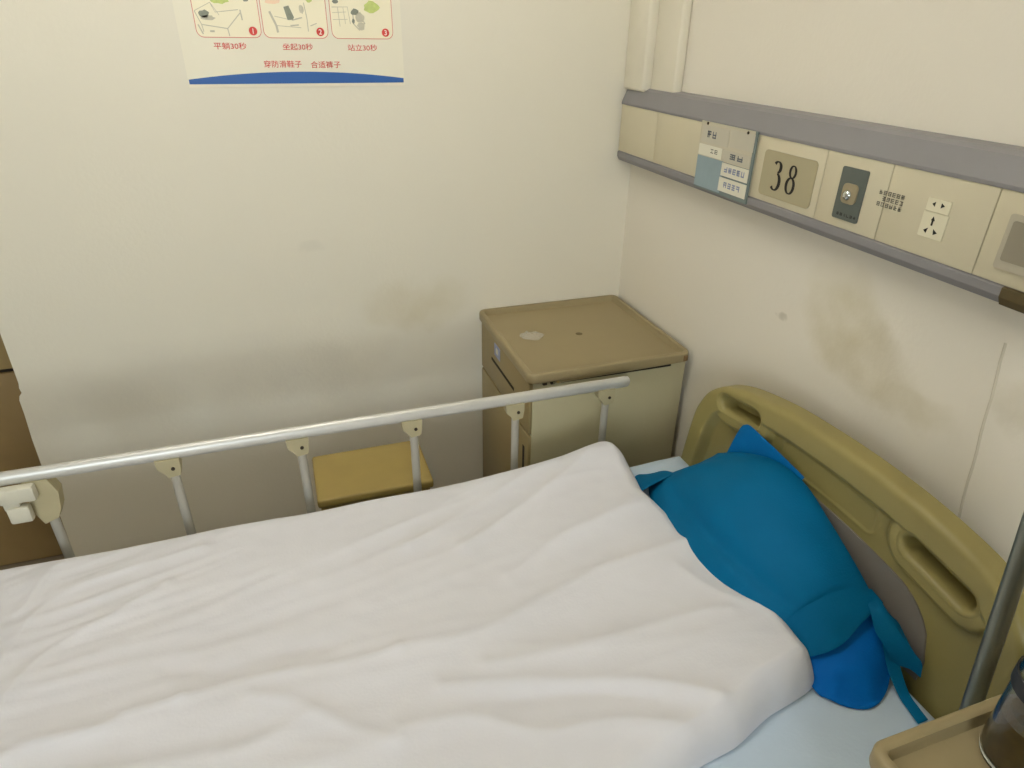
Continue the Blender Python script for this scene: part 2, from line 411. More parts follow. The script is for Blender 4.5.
# ------------------------------------------------------------------ wooden stool and cupboard
t = thing('wooden_stool', (-.94, -.335, 0), 'small yellow wooden stool between the bed rail and the wall', 'stool')
b = MB(); b.box((-1.080, -.445, .425), (-.765, -.222, .452), .008, 3); b.build('seat', 'stool_wood', t)
b = MB()
b.box((-1.065, -.432, .375), (-.78, -.416, .425), .002); b.box((-1.065, -.254, .375), (-.78, -.238, .425), .002)
b.box((-1.065, -.416, .375), (-1.05, -.254, .425), .002); b.box((-.795, -.416, .375), (-.78, -.254, .425), .002)
b.build('apron', 'stool_wood', t)
for x in (-1.055, -.79):
    for y in (-.42, -.25):
        b = MB(); b.tube([(x+(.012 if x > -.9 else -.012), y+(.008 if y > -.3 else -.008), 0), (x, y, .42)], [.014, .017], 4); b.build('leg', 'stool_wood', t)
t = thing('wooden_cupboard', (-2.3, .3, 0), 'brown wooden cupboard just past the chipped end of the wall', 'cupboard')
b = MB(); b.box((-2.75, .142, 0), (-1.70, .56, 1.9), .003); b.build('body', 'brown_wood', t)
for x0, x1 in ((-2.74, -2.235), (-2.225, -1.71)):
    b = MB(); b.box((x0, .122, .004), (x1, .142, .676), .003); d = b.build('door', 'brown_wood', t)
    b = MB(); b.box((x0, .122, .688), (x1, .142, 1.88), .003); d = b.build('door', 'tan_wood', t); d['label'] = 'lighter tan upper door'
b = MB(); b.box((-2.74, .132, .674), (-1.71, .141, .690)); b.build('door_gap', 'dark_gap', t)

# ------------------------------------------------------------------ the bed
bed = thing('hospital_bed', (-1.1, -1.11, 0), 'hospital bed with moulded olive headboard and aluminium side rail', 'bed')
HY, HW = -1.11, .462
TOPTAB = [(-.64, .50), (-.655, .60), (-.672, .69), (-.688, .730), (-.710, .766), (-.747, .798), (-.79, .820), (-.84, .837), (-.90, .850), (-.974, .862), (-1.05, .868), (-1.14, .872), (-1.22, .872), (-1.30, .868), (-1.38, .858), (-1.44, .845), (-1.49, .822), (-1.525, .79), (-1.548, .745), (-1.562, .69), (-1.572, .60), (-1.58, .50)]
def headboard(x_front, side, name='headboard', nz=130, NY=380):
    """moulded plastic board; side = -1 when its face looks towards -x"""
    out = [(p.x, p.y) for p in smooth_path([V(y, z, 0) for y, z in TOPTAB], 4)]
    def edge_dist(y, z):
        best = 9
        for (a0, b0), (a1, b1) in zip(out, out[1:]):
            dx, dy = a1-a0, b1-b0; L = dx*dx+dy*dy
            if L == 0: continue
            q = max(0, min(1, ((y-a0)*dx+(z-b0)*dy)/L)); best = min(best, math.hypot(y-a0-q*dx, z-b0-q*dy))
        return best
    def cap(y, z, A, B):
        dx, dy = B[0]-A[0], B[1]-A[1]; q = max(0, min(1, ((y-A[0])*dx+(z-A[1])*dy)/(dx*dx+dy*dy)))
        return math.hypot(y-A[0]-q*dx, z-A[1]-q*dy)
    H1 = ((-.787, .775), (-.890, .792)); H2 = ((-1.325, .786), (-1.430, .770))
    def depth(y, z):
        d = edge_dist(y, z)
        h = .020 + .020*(1-sstep(.052, .078, d))
        c = min(cap(y, z, *H1), cap(y, z, *H2))
        h = max(h, .020 + .016*(1-sstep(.046, .064, c)))
        h -= .010*(1-sstep(.021, .030, c))
        r = .016
        if d < r: h -= (r-math.sqrt(max(0, r*r-(r-d)**2)))*1.0
        # faint moulded outline on the flat of the board
        dy_, dz_ = abs(y-HY)-.13, abs(z-.768+.06*(y-HY)**2*4)-.030
        q = math.hypot(max(dy_+.02, 0), max(dz_+.02, 0))+min(max(dy_+.02, dz_+.02), 0)-.02
        h += .0022*(1-sstep(.001, .0045, abs(q)))
        return h
    ys0, ys1 = -.64, -1.58
    rows = []
    for j in range(nz+1):
        v = j/nz; row = []
        for i in range(NY+1):
            u = i/NY
            k = u*(len(out)-1); i0 = min(int(k), len(out)-2); f = k-i0
            ty, tz = out[i0][0]+(out[i0+1][0]-out[i0][0])*f, out[i0][1]+(out[i0+1][1]-out[i0][1])*f
            by = ys0+(ys1-ys0)*u; bz = .40
            vv = 1-(1-v)**1.35
            row.append((by+(ty-by)*vv, bz+(tz-bz)*vv))
        rows.append(row)
    b = MB()
    b.sheet([[V(x_front+side*depth(y, z), y, z) for y, z in r] for r in rows], lambda p, i, j: V(x_front-side*.008, p.y, p.z))
    # the two grips are sunk deep into the board
    doomed = [f for f in b.bm.faces if min(cap(*f.calc_center_median().yz, *H1), cap(*f.calc_center_median().yz, *H2)) < .0205]
    bmesh.ops.delete(b.bm, geom=doomed, context='FACES')
    for A, B in (H1, H2):                      # smooth rounded lining of each grip
        if A[0] < B[0]: A, B = B, A
        ang = math.atan2(B[1]-A[1], B[0]-A[0]); rings = []
        for rad, h in ((.032, .0350), (.030, .0364), (.026, .0362), (.022, .0340), (.0190, .0290), (.0175, .0220), (.0175, .006), (.0175, -.0080)):
            ring = []
            for ctr, a0 in ((A, ang+math.pi/2), (B, ang-math.pi/2)):
                for k in range(15):
                    a = a0+math.pi*k/14; ring.append(b.bm.verts.new(V(x_front+side*h, ctr[0]+rad*math.cos(a), ctr[1]+rad*math.sin(a))))
            rings.append(ring)
        for r0, r1 in zip(rings, rings[1:]):
            for k in range(30): b.bm.faces.new((r0[k], r0[(k+1) % 30], r1[(k+1) % 30], r1[k]))
        b.bm.faces.new(rings[-1])
    return b.build(name, 'headboard', bed, angle=60)
hb = headboard(-.078, -1)
# grey oval plaque low on the board
b = MB(); pl = []
a0, a1, zb = -.80, -1.41, .545
for k in range(41):
    u = k/40; y = a0+(a1-a0)*u; e = min(u, 1-u)*abs(a1-a0)
    zt = .690+.030*math.sin(math.pi*u) - (.10-math.sqrt(max(0, .01-(.10-e)**2)) if e < .10 else 0)
    pl.append((y, zt))
poly = [(a0, zb)]+pl+[(a1, zb)]
b.prism(poly, .006, lambda y, z, d: V(-.0955-d, y, z)); pq = b.build('plaque', 'headboard_plaque', hb); pq['label'] = 'grey-mauve plaque set in the headboard'
fb = headboard(-2.13, 1, 'footboard', 45, 120)
# frame, deck, legs
b = MB()
for y in (-.67, -1.51): b.box((-2.12, y-.02, .30), (-.10, y+.02, .36), .006)
for x in (-2.08, -1.1, -.14): b.box((x-.02, -1.51, .30), (x+.02, -.67, .35), .004)
b.build('frame', 'frame_paint', bed)
b = MB(); b.box((-2.10, -1.525, .362), (-.11, -.65, .392), .006); b.build('deck', 'frame_paint', bed)
for x in (-1.95, -.25):
    for y in (-.70, -1.48):
        b = MB(); b.tube([(x, y, .10), (x, y, .31)], .02); b.lathe([(0, -.05), (.05, -.05), (.05, -.02), (.02, 0), (0, 0)], (x, y, .05), 'z', 20)
        b.build('leg', 'frame_paint', bed)
# far side rail: oval tube, posts on brackets
RY, RZ = -.55, .737
b = MB(); b.tube([(-2.0, RY, RZ), (-.262, RY, RZ), (-.250, RY, RZ), (-.246, RY, RZ)], [.0158, .0158, .0145, .010], 24, sy=.75); rail = b.build('side_rail', 'aluminium', bed)
for k, x in enumerate((-.309, -.565, -.829, -1.095, -1.367, -1.618, -1.88)):
    b = MB(); b.tube([(x, RY+.002, .33), (x, RY+.002, .722)], .0105, 12, sy=.7, up=(1, 0, 0)); b.build('post', 'post_metal', rail)
    if x < -1.5: continue
    # bracket: moulded socket clipped under the tube, with a lug on its foot side
    b = MB()
    prof = [(-.030, .727), (.019, .727), (.019, .706), (.015, .684), (-.010, .680), (-.016, .692), (-.028, .704)]
    b.prism([(x+a, z) for a, z in prof], .026, lambda a, z, d: V(a, RY-.013+d, z)); bk = b.build('bracket', 'bracket_plastic', rail, smooth=False)
    b = MB(); b.lathe([(0, -.003), (.0042, -.002), (.0042, .003), (0, .003)], (x+.003, RY-.013, .703), 'y', 12); b.build('screw', 'screw_dark', rail)
    b = MB(); b.box((x-.025, -.66, .325), (x+.025, RY+.014, .36), .004); b.build('post_foot', 'frame_paint', rail)
for x in (-1.618, -1.88):
    b = MB(); b.box((x-.025, -.66, .325), (x+.025, RY+.014, .36), .004); b.build('post_foot', 'frame_paint', rail)
b = MB(); b.prism([(-1.645, .726), (-1.600, .726), (-1.588, .690), (-1.594, .648), (-1.604, .625), (-1.632, .615), (-1.645, .650)], .03, lambda a, z, d: V(a, RY-.010+d, z)); b.build('latch_bracket', 'bracket_plastic', rail, smooth=False)
b = MB(); b.box((-1.690, RY-.030, .688), (-1.622, RY-.006, .724), .006); b.box((-1.682, RY-.032, .640), (-1.640, RY-.012, .680), .006); b.box((-1.685, RY-.026, .672), (-1.655, RY-.014, .694), .003)
b.build('latch', 'latch_white', rail)['label'] = 'white plastic rail latch'
b = MB(); b.tube([(-1.86, RY-.012, .700), (-1.70, RY-.012, .700)], .009, 10); b.build('release_bar', 'latch_purple', rail)

# mattress and fitted sheet
def slab(lo, hi, r, nx, ny, fz, name, m, label, cat, openb=True):
    b = MB(); G = []
    for i in range(nx+1):
        row = []
        for j in range(ny+1):
            def par(k, n, a, c):
                t = k/n; t = .5-.5*math.cos(math.pi*t)*(.75)-.5*(1-.75)*(1-2*t); return a+(c-a)*t
            x, y = par(i, nx, lo[0], hi[0]), par(j, ny, lo[1], hi[1])
            e = min(x-lo[0], hi[0]-x, y-lo[1], hi[1]-y)
            z = hi[2]-(r-math.sqrt(max(0, r*r-(r-min(e, r))**2)))+fz(x, y)*min(1, e/.05)
            row.append(V(x, y, z))
        G.append(row)
    b.sheet(G, lambda p, i, j: V(p.x, p.y, lo[2]))
    return tag(b.build(name, m, base=((lo[0]+hi[0])/2, (lo[1]+hi[1])/2, lo[2]), angle=70), label, cat)
slab((-2.095, -1.530, .393), (-.112, -.643, .528), .03, 40, 30, lambda x, y: 0, 'mattress', 'mattress_cloth', 'mattress on the hospital bed, wrapped in its white fitted sheet', 'mattress')
slab((-2.102, -1.538, .395), (-.104, -.635, .535), .035, 150, 90, lambda x, y: .015*sstep(-.29, -.18, x)*sstep(-1.2, -.9, y)+.0022*noise.noise(V(x*7, y*11, 3))+.0012*noise.noise(V(x*22, y*30, 1)), 'fitted_sheet', 'sheet_cotton', 'bluish-white fitted sheet stretched over the mattress under the quilt', 'bed sheet')

# quilt
FOLDS = [  # (plan polyline, height, half width)
 ([(-.966, -1.073), (-.807, -1.085), (-.701, -1.054), (-.549, -1.025), (-.45, -1.025), (-.322, -1.019)], .008, .020),
 ([(-.828, -1.157), (-.673, -1.179), (-.541, -1.192), (-.418, -1.201), (-.371, -1.216)], .007, .022),
 ([(-.911, -1.175), (-.754, -1.218), (-.593, -1.288), (-.49, -1.364)], .009, .020),
 ([(-.994, -1.23), (-.884, -1.243), (-.781, -1.308), (-.676, -1.327), (-.591, -1.371), (-.551, -1.407)], .008, .020),
 ([(-.814, -1.233), (-.694, -1.264), (-.581, -1.326)], -.006, .018),
 ([(-.9, -.812), (-.731, -.728), (-.566, -.658), (-.494, -.652)], .007, .020),
 ([(-.784, -.849), (-.655, -.785), (-.507, -.714), (-.399, -.653)], .009, .020),
 ([(-.724, -.962), (-.575, -.902), (-.37, -.877)], .006, .025),
 ([(-.314, -.68), (-.332, -.806), (-.321, -.909)], .005, .016),
 ([(-.401, -1.08), (-.363, -1.175), (-.285, -1.255)], .007, .022),
 ([(-1.75, -1.10), (-1.584, -1.089), (-1.555, -1.075), (-1.453, -1.082), (-1.41, -1.067), (-1.328, -1.064)], .010, .014),
 ([(-1.328, -1.064), (-1.236, -1.059), (-1.087, -1.075), (-.97, -1.078)], .008, .014),
 ([(-1.611, -.99), (-1.598, -.956), (-1.567, -.892), (-1.488, -.843), (-1.381, -.774)], .008, .016),
 ([(-1.638, -.894), (-1.611, -.784), (-1.549, -.731), (-1.462, -.708), (-1.322, -.68)], .007, .018),
 ([(-1.635, -.766), (-1.612, -.665), (-1.582, -.64)], .005, .016),
 ([(-1.359, -.994), (-1.275, -1.021), (-1.197, -1.013), (-1.089, -1.03)], -.007, .020),
 ([(-1.223, -1.095), (-1.149, -1.131), (-1.068, -1.205), (-1.0, -1.248)], .006, .016),
 ([(-1.268, -1.193), (-1.222, -1.188), (-1.126, -1.157)], .006, .020),
]
def poly_dist(x, y, P):
    best = 9
    for (a0, b0), (a1, b1) in zip(P, P[1:]):
        dx, dy = a1-a0, b1-b0; q = max(0, min(1, ((x-a0)*dx+(y-b0)*dy)/(dx*dx+dy*dy)))
        best = min(best, (x-a0-q*dx)**2+(y-b0-q*dy)**2)
    return math.sqrt(best)
FS = [([(p.x, p.y) for p in smooth_path([V(a, c, 0) for a, c in P], 4)], h, wd, min(a for a, c in P)-.08, max(a for a, c in P)+.08) for P, h, wd in FOLDS]
def q_far(x): return -.610 - .006*noise.noise(V(x*5, 0, 4)) - .03*max(0, (x+.36)/.06)*(x > -.36)
NEAR = [(-2.2, -1.525), (-1.5, -1.512), (-1.1, -1.492), (-.8, -1.46), (-.575, -1.425), (-.48, -1.41), (-.39, -1.385), (-.30, -1.365), (-.2, -1.33)]
def q_near(x): return interp(x, NEAR) - .006*noise.noise(V(x*9, 2, 4))
def q_head(y): return interp(-y, [(.58, -.325), (.62, -.300), (.70, -.305), (.80, -.318), (.95, -.300), (1.10, -.282), (1.25, -.262), (1.33, -.262), (1.40, -.285)]) + .005*noise.noise(V(0, y*14, 8))
def q_z(x, y, e_far, e_near, e_head):
    T = .030 + .036*sstep(-.75, -.36, x) + .012*sstep(-1.0, -.35, x)*sstep(-1.0, -1.32, y) +   .023*math.exp(-((x+.330)/.080)**2-((y+.665)/.075)**2)
    def roll(e, r):
        q = min(max(e, 0)/r, 1); return math.sqrt(max(0, 1-(1-q)**2))
    R = roll(e_far, .030)*roll(e_near, .045)*roll(e_head, .050)
    z = T*R
    s = 0
    for P, h, wd, xa, xb in FS:
        if xa < x < xb:
            d = poly_dist(x, y, P)
            if d < wd*3: s += .9*h*math.exp(-(d/(wd*.9))**1.35)
    c = (y+1.06)*math.exp(-.95*(x+.75))        # creases fan out from the foot end
    def ridge(n): return max(0, 1-2.2*abs(n))**1.6
    s += .004*noise.noise(V(x*3.0+y*1.5, y*6, 0)) + .0005*noise.noise(V(x*26, y*34, 5))
    m1, m2 = .5+.9*noise.noise(V(x*3, y*4, 9)), .5+.9*noise.noise(V(x*4+7, y*5, 3))
    s += .0052*ridge(noise.noise(V(x*1.7+.25*noise.noise(V(x*4, y*4, 6)), c*7.5, 7)))*max(.1, m1)
    s += .0036*ridge(noise.noise(V(x*2.6+5, c*14+.4*noise.noise(V(x*5, y*6, 1)), 2)))*max(0, m2)
    s += .0028*noise.noise(V(x*3+2, c*11, 12))
    ee = min(e_far, e_near, e_head)
    return max(.0005, z + s*min(1, max(0, ee)/.04))
def quilt():
    b = MB(); NX, NY = 330, 190; G = []
    def ease(t, k): return t + k*math.sin(2*math.pi*t)*-1/(2*math.pi)
    for i in range(NX+1):
        u = i/NX; u = 1-(1-u)**1.25; row = []
        for j in range(NY+1):
            v = ease(j/NY, .75)
            x = -2.095; 
            # iterate once so that the head edge follows y
            yh = q_far(-.36)+(q_near(-.30)-q_far(-.36))*v
            xh = q_head(yh); x = -2.095+(xh+2.095)*u
            yf, yn = q_far(x), q_near(x); y = yf+(yn-yf)*v
            z = q_z(x, y, yf-y, y-yn, xh-x)
            row.append(V(x, y, .5365+z))
        G.append(row)
    def under(p, i, j): return V(p.x, p.y, .5362)
    b.sheet(G, under)
    return tag(b.build('quilt', 'quilt_cotton', base=(-1.2, -1.05, .536), angle=80), 'crumpled white quilt spread over the bed', 'quilt')
quilt()

# ------------------------------------------------------------------ blue pillow
pil = thing('pillow', (-.24, -1.03, .536), 'blue fabric-covered pillow leaning on the olive headboard', 'pillow')
def spl(tab):
    P = [V(*p) for p in tab]; return smooth_path(P, 10)
QS = spl([(-.262, -.735, .552), (-.300, -.80, .556), (-.350, -.95, .560), (-.365, -1.10, .562), (-.345, -1.23, .566), (-.300, -1.290, .575)])
HS = spl([(-.146, -.832, .668), (-.136, -.90, .712), (-.128, -.99, .750), (-.126, -1.08, .755), (-.126, -1.16, .724), (-.126, -1.25, .680), (-.128, -1.310, .648)])
def on(P, s): k = s*(len(P)-1); i = min(int(k), len(P)-2); return P[i].lerp(P[i+1], k-i)
def pillow_pt(s, t, up):
    p = on(QS, s).lerp(on(HS, s), t)
    bul = (max(0, 4*t*(1-t))**.75)*(max(0, 4*s*(1-s))**.55)
    end = 4*t*(1-t)*(1 if s < .5 else .7)
    p += V(.0, (-.014 if s < .5 else -.01)*end*(1-sstep(0, .32, min(s, 1-s))), 0)   # ends bow outwards
    n = V(-.42, 0, .9)
    if up:
        a = (.030+.022*sstep(.1, .5, s))*bul + .005*noise.noise(V(s*7, t*5, 3))*min(1, bul*2) - .014*math.exp(-((t-.16-.22*s)/.05)**2)*(1-abs(2*s-1))*sstep(.15, .4, s)
        return p + n*a
    q = p - n*.055*bul
    return V(min(q.x, -.122), q.y, max(q.z, .538))
b = MB(); ns, nt_ = 70, 46
GU = [[pillow_pt(i/ns, j/nt_, True) for j in range(nt_+1)] for i in range(ns+1)]
GD = [[pillow_pt(i/ns, j/nt_, False) for j in range(nt_+1)] for i in range(ns+1)]
for row in GU:
    for p in row:
        p.x = min(p.x, -.123)
b.sheet(GU, lambda p, i, j: GD[i][j]); b.build('cushion', 'blue_cover', pil, angle=80)
def patch(name, rows, m, parent, n=6, th=(.0006, .0006, .0012), wr=.0):
    """cloth patch through rows of points, smoothed both ways"""
    R = [smooth_path(r, n) for r in rows]
    cols = [smooth_path([R[i][k] for i in range(len(R))], n) for k in range(len(R[0]))]
    G = [[cols[k][i] + V(0, 0, wr*noise.noise(cols[k][i]*30)) for k in range(len(cols))] for i in range(len(cols[0]))]
    b = MB(); b.sheet(G, th); return b.build(name, m, parent, angle=80)
# hem of the cover standing up against the headboard, peak at the wall end
patch('cover_hem', [
 [V(-.150, -0.862, .672), V(-.138, -0.864, .716), V(-.126, -0.866, .752), V(-.122, -0.870, .764)],
 [V(-.142, -0.880, .690), V(-.133, -0.882, .735), V(-.124, -0.885, .766), V(-.120, -0.888, .774)],
 [V(-.136, -0.919, .712), V(-.130, -0.924, .745), V(-.124, -0.928, .768), V(-.121, -0.932, .773)],
 [V(-.130, -0.985, .740), V(-.126, -0.990, .752), V(-.123, -0.993, .764), V(-.121, -0.995, .768)],
 [V(-.126, -1.070, .748), V(-.124, -1.072, .752), V(-.122, -1.074, .757), V(-.121, -1.075, .760)]], 'blue_cover_hem_lit', pil)
# pointed corner of the cover by the quilt
patch('cover_corner', [
 [V(-.262, -.728, .556), V(-.285, -.715, .552), V(-.305, -.722, .546)],
 [V(-.245, -.765, .590), V(-.290, -.765, .578), V(-.325, -.770, .562)],
 [V(-.240, -.81, .612), V(-.30, -.81, .594), V(-.345, -.81, .570)]], 'blue_cover', pil)
# open end of the cover hanging past the cushion
patch('cover_flap', [
 [V(-.312, -1.262, .574), V(-.278, -1.272, .622), V(-.225, -1.282, .664), V(-.170, -1.288, .676), V(-.130, -1.296, .664)],
 [V(-.305, -1.290, .570), V(-.270, -1.302, .602), V(-.225, -1.312, .636), V(-.175, -1.312, .660), V(-.128, -1.310, .660)],
 [V(-.290, -1.320, .566), V(-.262, -1.334, .584), V(-.222, -1.342, .606), V(-.176, -1.334, .640), V(-.126, -1.322, .655)]], 'blue_cover', pil, wr=.003)
patch('cover_lining', [
 [V(-.300, -1.300, .560), V(-.262, -1.315, .578), V(-.222, -1.325, .596), V(-.176, -1.320, .628), V(-.128, -1.312, .640)],
 [V(-.290, -1.340, .552), V(-.258, -1.362, .566), V(-.212, -1.372, .578), V(-.166, -1.362, .596), V(-.126, -1.345, .612)],
 [V(-.284, -1.372, .541), V(-.250, -1.404, .543), V(-.212, -1.416, .544), V(-.168, -1.402, .552), V(-.132, -1.372, .574)],
 [V(-.282, -1.380, .539), V(-.248, -1.414, .539), V(-.210, -1.426, .539), V(-.166, -1.410, .544), V(-.130, -1.378, .566)]], 'blue_cover_backlit', pil, wr=.004)
patch('cover_knot', [
 [V(-.150, -1.300, .668), V(-.130, -1.312, .660), V(-.122, -1.33, .640)],
 [V(-.165, -1.345, .640), V(-.140, -1.352, .648), V(-.121, -1.375, .630)],
 [V(-.150, -1.378, .600), V(-.128, -1.395, .622), V(-.119, -1.415, .605)],
 [V(-.140, -1.380, .570), V(-.128, -1.405, .585), V(-.118, -1.425, .572)]], 'blue_cover', pil, wr=.012)
patch('cover_tie', [
 [V(-.148, -1.362, .600), V(-.128, -1.372, .602)],
 [V(-.152, -1.392, .566), V(-.132, -1.400, .568)],
 [V(-.154, -1.425, .543), V(-.134, -1.428, .544)],
 [V(-.158, -1.450, .540), V(-.138, -1.452, .541)],
 [V(-.163, -1.475, .540), V(-.142, -1.475, .541)]], 'blue_cover', pil)

# ------------------------------------------------------------------ steel pole at the bed corner
t = thing('drip_stand_pole', (-.20, -1.565, .0), 'grey steel pole rising behind the near cabinet beside the headboard', 'pole')
b = MB(); b.tube([(-.2095, -1.5765, .455), (-.205, -1.553, .65), (-.188, -1.46, 1.42)], .0125, 20); b.build('pole', 'pole_steel', t)
b = MB(); b.box((-.228, -1.591, .440), (-.190, -1.561, .500), .005); b.box((-.195, -1.582, .455), (-.075, -1.566, .485), .003); b.build('socket', 'frame_paint', t)

# ------------------------------------------------------------------ glass jar of tea
JX, JY, JZ = -.290, -1.654, .7735
t = thing('glass_jar', (JX, JY, JZ), 'glass jar of dark tea with a black band on the near cabinet', 'jar')
r = .044
b = MB(); b.lathe([(0, 0), (r-.008, 0), (r-.002, .003), (r, .010), (r, .195), (r-.006, .205), (r-.006, .217), (r-.009, .217), (r-.009, .205), (r-.003, .194), (r-.003, .012), (r-.008, .008), (0, .008)], (JX, JY, JZ)); b.build('glass', 'jar_glass', t)
b = MB(); b.lathe([(0, .009), (r-.008, .009), (r-.0038, .014), (r-.0038, .078), (r-.012, .084), (.012, .081), (0, .082)], (JX, JY, JZ)); b.build('tea', 'tea', t)['label'] = 'brown tea leaves and water'
b = MB(); b.lathe([(r+.0003, .121), (r+.002, .122), (r+.002, .143), (r+.0003, .144)], (JX, JY, JZ)); b.build('band', 'black_band', t)
b = MB(); b.lathe([(0, .243), (r-.008, .243), (r-.003, .239), (r-.003, .211), (r-.0055, .211), (r-.0055, .218), (0, .218)], (JX, JY, JZ)); b.build('lid', 'lid_plastic', t)

# ------------------------------------------------------------------ bedhead console on the wall
con = thing('bedhead_console', (0, -1.1, 1.32), 'long grey and cream service console on the wall above the bed', 'console')
Y0, Y1 = -.010, -2.6
def prof(poly, name, m, y0=Y0, y1=Y1, par=con):
    b = MB(); b.prism([(x, z) for x, z in poly], y1-y0, lambda x, z, d: V(x, y0+d, z)); return b.build(name, m, par, smooth=False)
prof([(0, 1.419), (-.030, 1.417), (-.040, 1.411), (-.056, 1.374), (-.056, 1.368), (-.050, 1.366), (0, 1.366)], 'top_profile', 'purple_profile')
prof([(0, 1.236), (-.052, 1.236), (-.056, 1.233), (-.056, 1.220), (-.050, 1.209), (-.034, 1.203), (0, 1.203)], 'bottom_profile', 'purple_profile')
prof([(0, 1.366), (-.046, 1.366), (-.046, 1.236), (0, 1.236)], 'spine', 'dark_gap', Y0-.002, Y1)
panels = {}
cuts = [Y0, -.222, -.658, -.866, -1.022, -1.217, -1.62, -2.1, Y1]
for k, (a, c) in enumerate(zip(cuts, cuts[1:])):
    b = MB(); b.box((-.0545, c+.0008, 1.2365), (-.040, a-.0008, 1.3675), .0012); panels[k] = b.build('panel', 'console_panel', con)
P3 = lambda y, z, d: V(-.0545-d, y, z)
def plate(name, m, y0, y1, z0, z1, d0, d1, r, par, n=5):
    """rounded flat plate standing d0..d1 proud of the panel face"""
    pts = []
    ya, yb = min(y0, y1), max(y0, y1)
    for cy, cz, s in ((yb-r, z1-r, 0), (ya+r, z1-r, 1), (ya+r, z0+r, 2), (yb-r, z0+r, 3)):
        for k in range(n+1):
            an = math.pi/2*(s+k/n); pts.append((cy+r*math.cos(an), cz+r*math.sin(an)))
    b = MB(); b.prism(pts, d1-d0, lambda y, z, d: V(-.0545-d0-d, y, z)); return b.build(name, m, par, smooth=False)
npl = plate('number_plate', 'number_plate', -.689, -.849, 1.250, 1.343, 0, .002, .010, con)
def digit(strokes, name, par):
    b = MB()
    for s_ in strokes: b.stroke(s_[0], s_[1], P3, .0026)
    return b.build(name, 'ink_black', par, smooth=False)
def arc(cx, cz, rx, rz, a0, a1, n=20): return [(cx-rx*math.cos(math.radians(a0+(a1-a0)*k/n)), cz+rz*math.sin(math.radians(a0+(a1-a0)*k/n))) for k in range(n+1)]
def thickthin(pts, thin, thick):
    out = []
    for i in range(len(pts)):
        a, c = pts[max(i-1, 0)], pts[min(i+1, len(pts)-1)]; dy, dz = c[0]-a[0], c[1]-a[1]; L = math.hypot(dy, dz) or 1
        out.append(thin+(thick-thin)*abs(dz/L)**1.5)
    return out
def st(pts, thin=.0018, thick=.0052): return (pts, thickthin(pts, thin*1.5, thick*1.75))
# '38' in a light italic serif (y runs towards the viewer: +a on the page is -y)
three = [st(arc(-.738, 1.3130, .0100, .0110, 150, -78)), st(arc(-.738, 1.2835, .0125, .0170, 82, -140))]
digit(three, 'numeral', npl)
eight = [st(arc(-.786, 1.3115, .0085, .0118, 0, 360, 32), .0016, .0038), st(arc(-.784, 1.2835, .0112, .0155, 0, 360, 32), .0018, .0044)]
digit(eight, 'numeral', npl)
# nurse-call socket
cp = plate('call_plate', 'call_plate', -.914, -.976, 1.253, 1.347, 0, .003, .004, con)
plate('call_recess', 'call_recess', -.928, -.963, 1.284, 1.320, .003, .006, .009, cp)
b = MB(); b.lathe([(0, -.009), (.005, -.0085), (.008, -.006), (.0095, -.003), (.0095, 0), (0, 0)], (-.0575, -.942, 1.299), 'x', 20); b.build('call_jack', 'call_jack', cp)
def scribble(name, y0, y1, z0, z1, rows, cols, m, par, seed, d=.0006, face=-.0545, wd=.0011, keep=.9):
    """rows of small unreadable printed characters"""
    rr = random.Random(seed); b = MB(); P = lambda y, z, q: V(face-q, y, z)
    for r_ in range(rows):
        for c_ in range(cols):
            if rr.random() > keep: continue
            cy0 = y0+(y1-y0)*(c_+.12)/cols; cy1 = y0+(y1-y0)*(c_+.84)/cols
            cz1 = z1-(z1-z0)*(r_+.14)/rows; cz0 = z1-(z1-z0)*(r_+.86)/rows
            for q in (.1, .5, .9):
                if rr.random() < .8: zz = cz0+(cz1-cz0)*q; b.stroke([(cy0, zz), (cy1, zz)], wd, P, d)
            for q in (.15, .5, .85):
                if rr.random() < .6: yy = cy0+(cy1-cy0)*q; b.stroke([(yy, cz0), (yy, cz1)], wd, P, d)
    return b.build(name, m, par, smooth=False)
scribble('call_print', -.924, -.973, 1.259, 1.266, 1, 6, 'ink_black', cp, 4, .0034)
n_ = scribble('printed_notice', -1.006, -1.062, 1.294, 1.324, 3, 6, 'ink_grey', con, 9)
# mains socket: two-pin above three-pin
s2 = plate('two_pin_socket', 'socket_white', -1.106, -1.149, 1.311, 1.331, 0, .0016, .0015, con)
s3 = plate('three_pin_socket', 'socket_white', -1.105, -1.151, 1.269, 1.3095, 0, .0016, .0015, con)
def hole(pts, par):
    b = MB(); b.prism(pts, .0004, lambda y, z, d: V(-.0545-.00165-d, y, z)); b.build('pin_hole', 'ink_black', par, smooth=False)
hole([(-1.116, 1.3225), (-1.1215, 1.3265), (-1.1215, 1.3185)], s2); hole([(-1.139, 1.3225), (-1.1325, 1.3265), (-1.1325, 1.3185)], s2)
hole([(-1.1255, 1.304), (-1.1225, 1.297), (-1.1242, 1.297), (-1.1242, 1.289), (-1.1275, 1.289), (-1.1275, 1.297), (-1.1295, 1.297)], s3)
hole([(-1.114, 1.2795), (-1.1215, 1.2845), (-1.1195, 1.2755)], s3); hole([(-1.140, 1.2795), (-1.1315, 1.2845), (-1.1335, 1.2755)], s3)
fr = plate('blank_plate', 'grey_frame', -1.246, -1.345, 1.258, 1.338, 0, .003, .004, con)
plate('plate_inset', 'grey_plate', -1.254, -1.338, 1.271, 1.329, .003, .0045, .003, fr)
prof([(-.054, 1.2355), (-.0582, 1.234), (-.0582, 1.219), (-.0515, 1.207), (-.034, 1.2005), (-.02, 1.2005), (-.02, 1.2355)], 'taped_section', 'brown_tape', -1.272, -1.50)

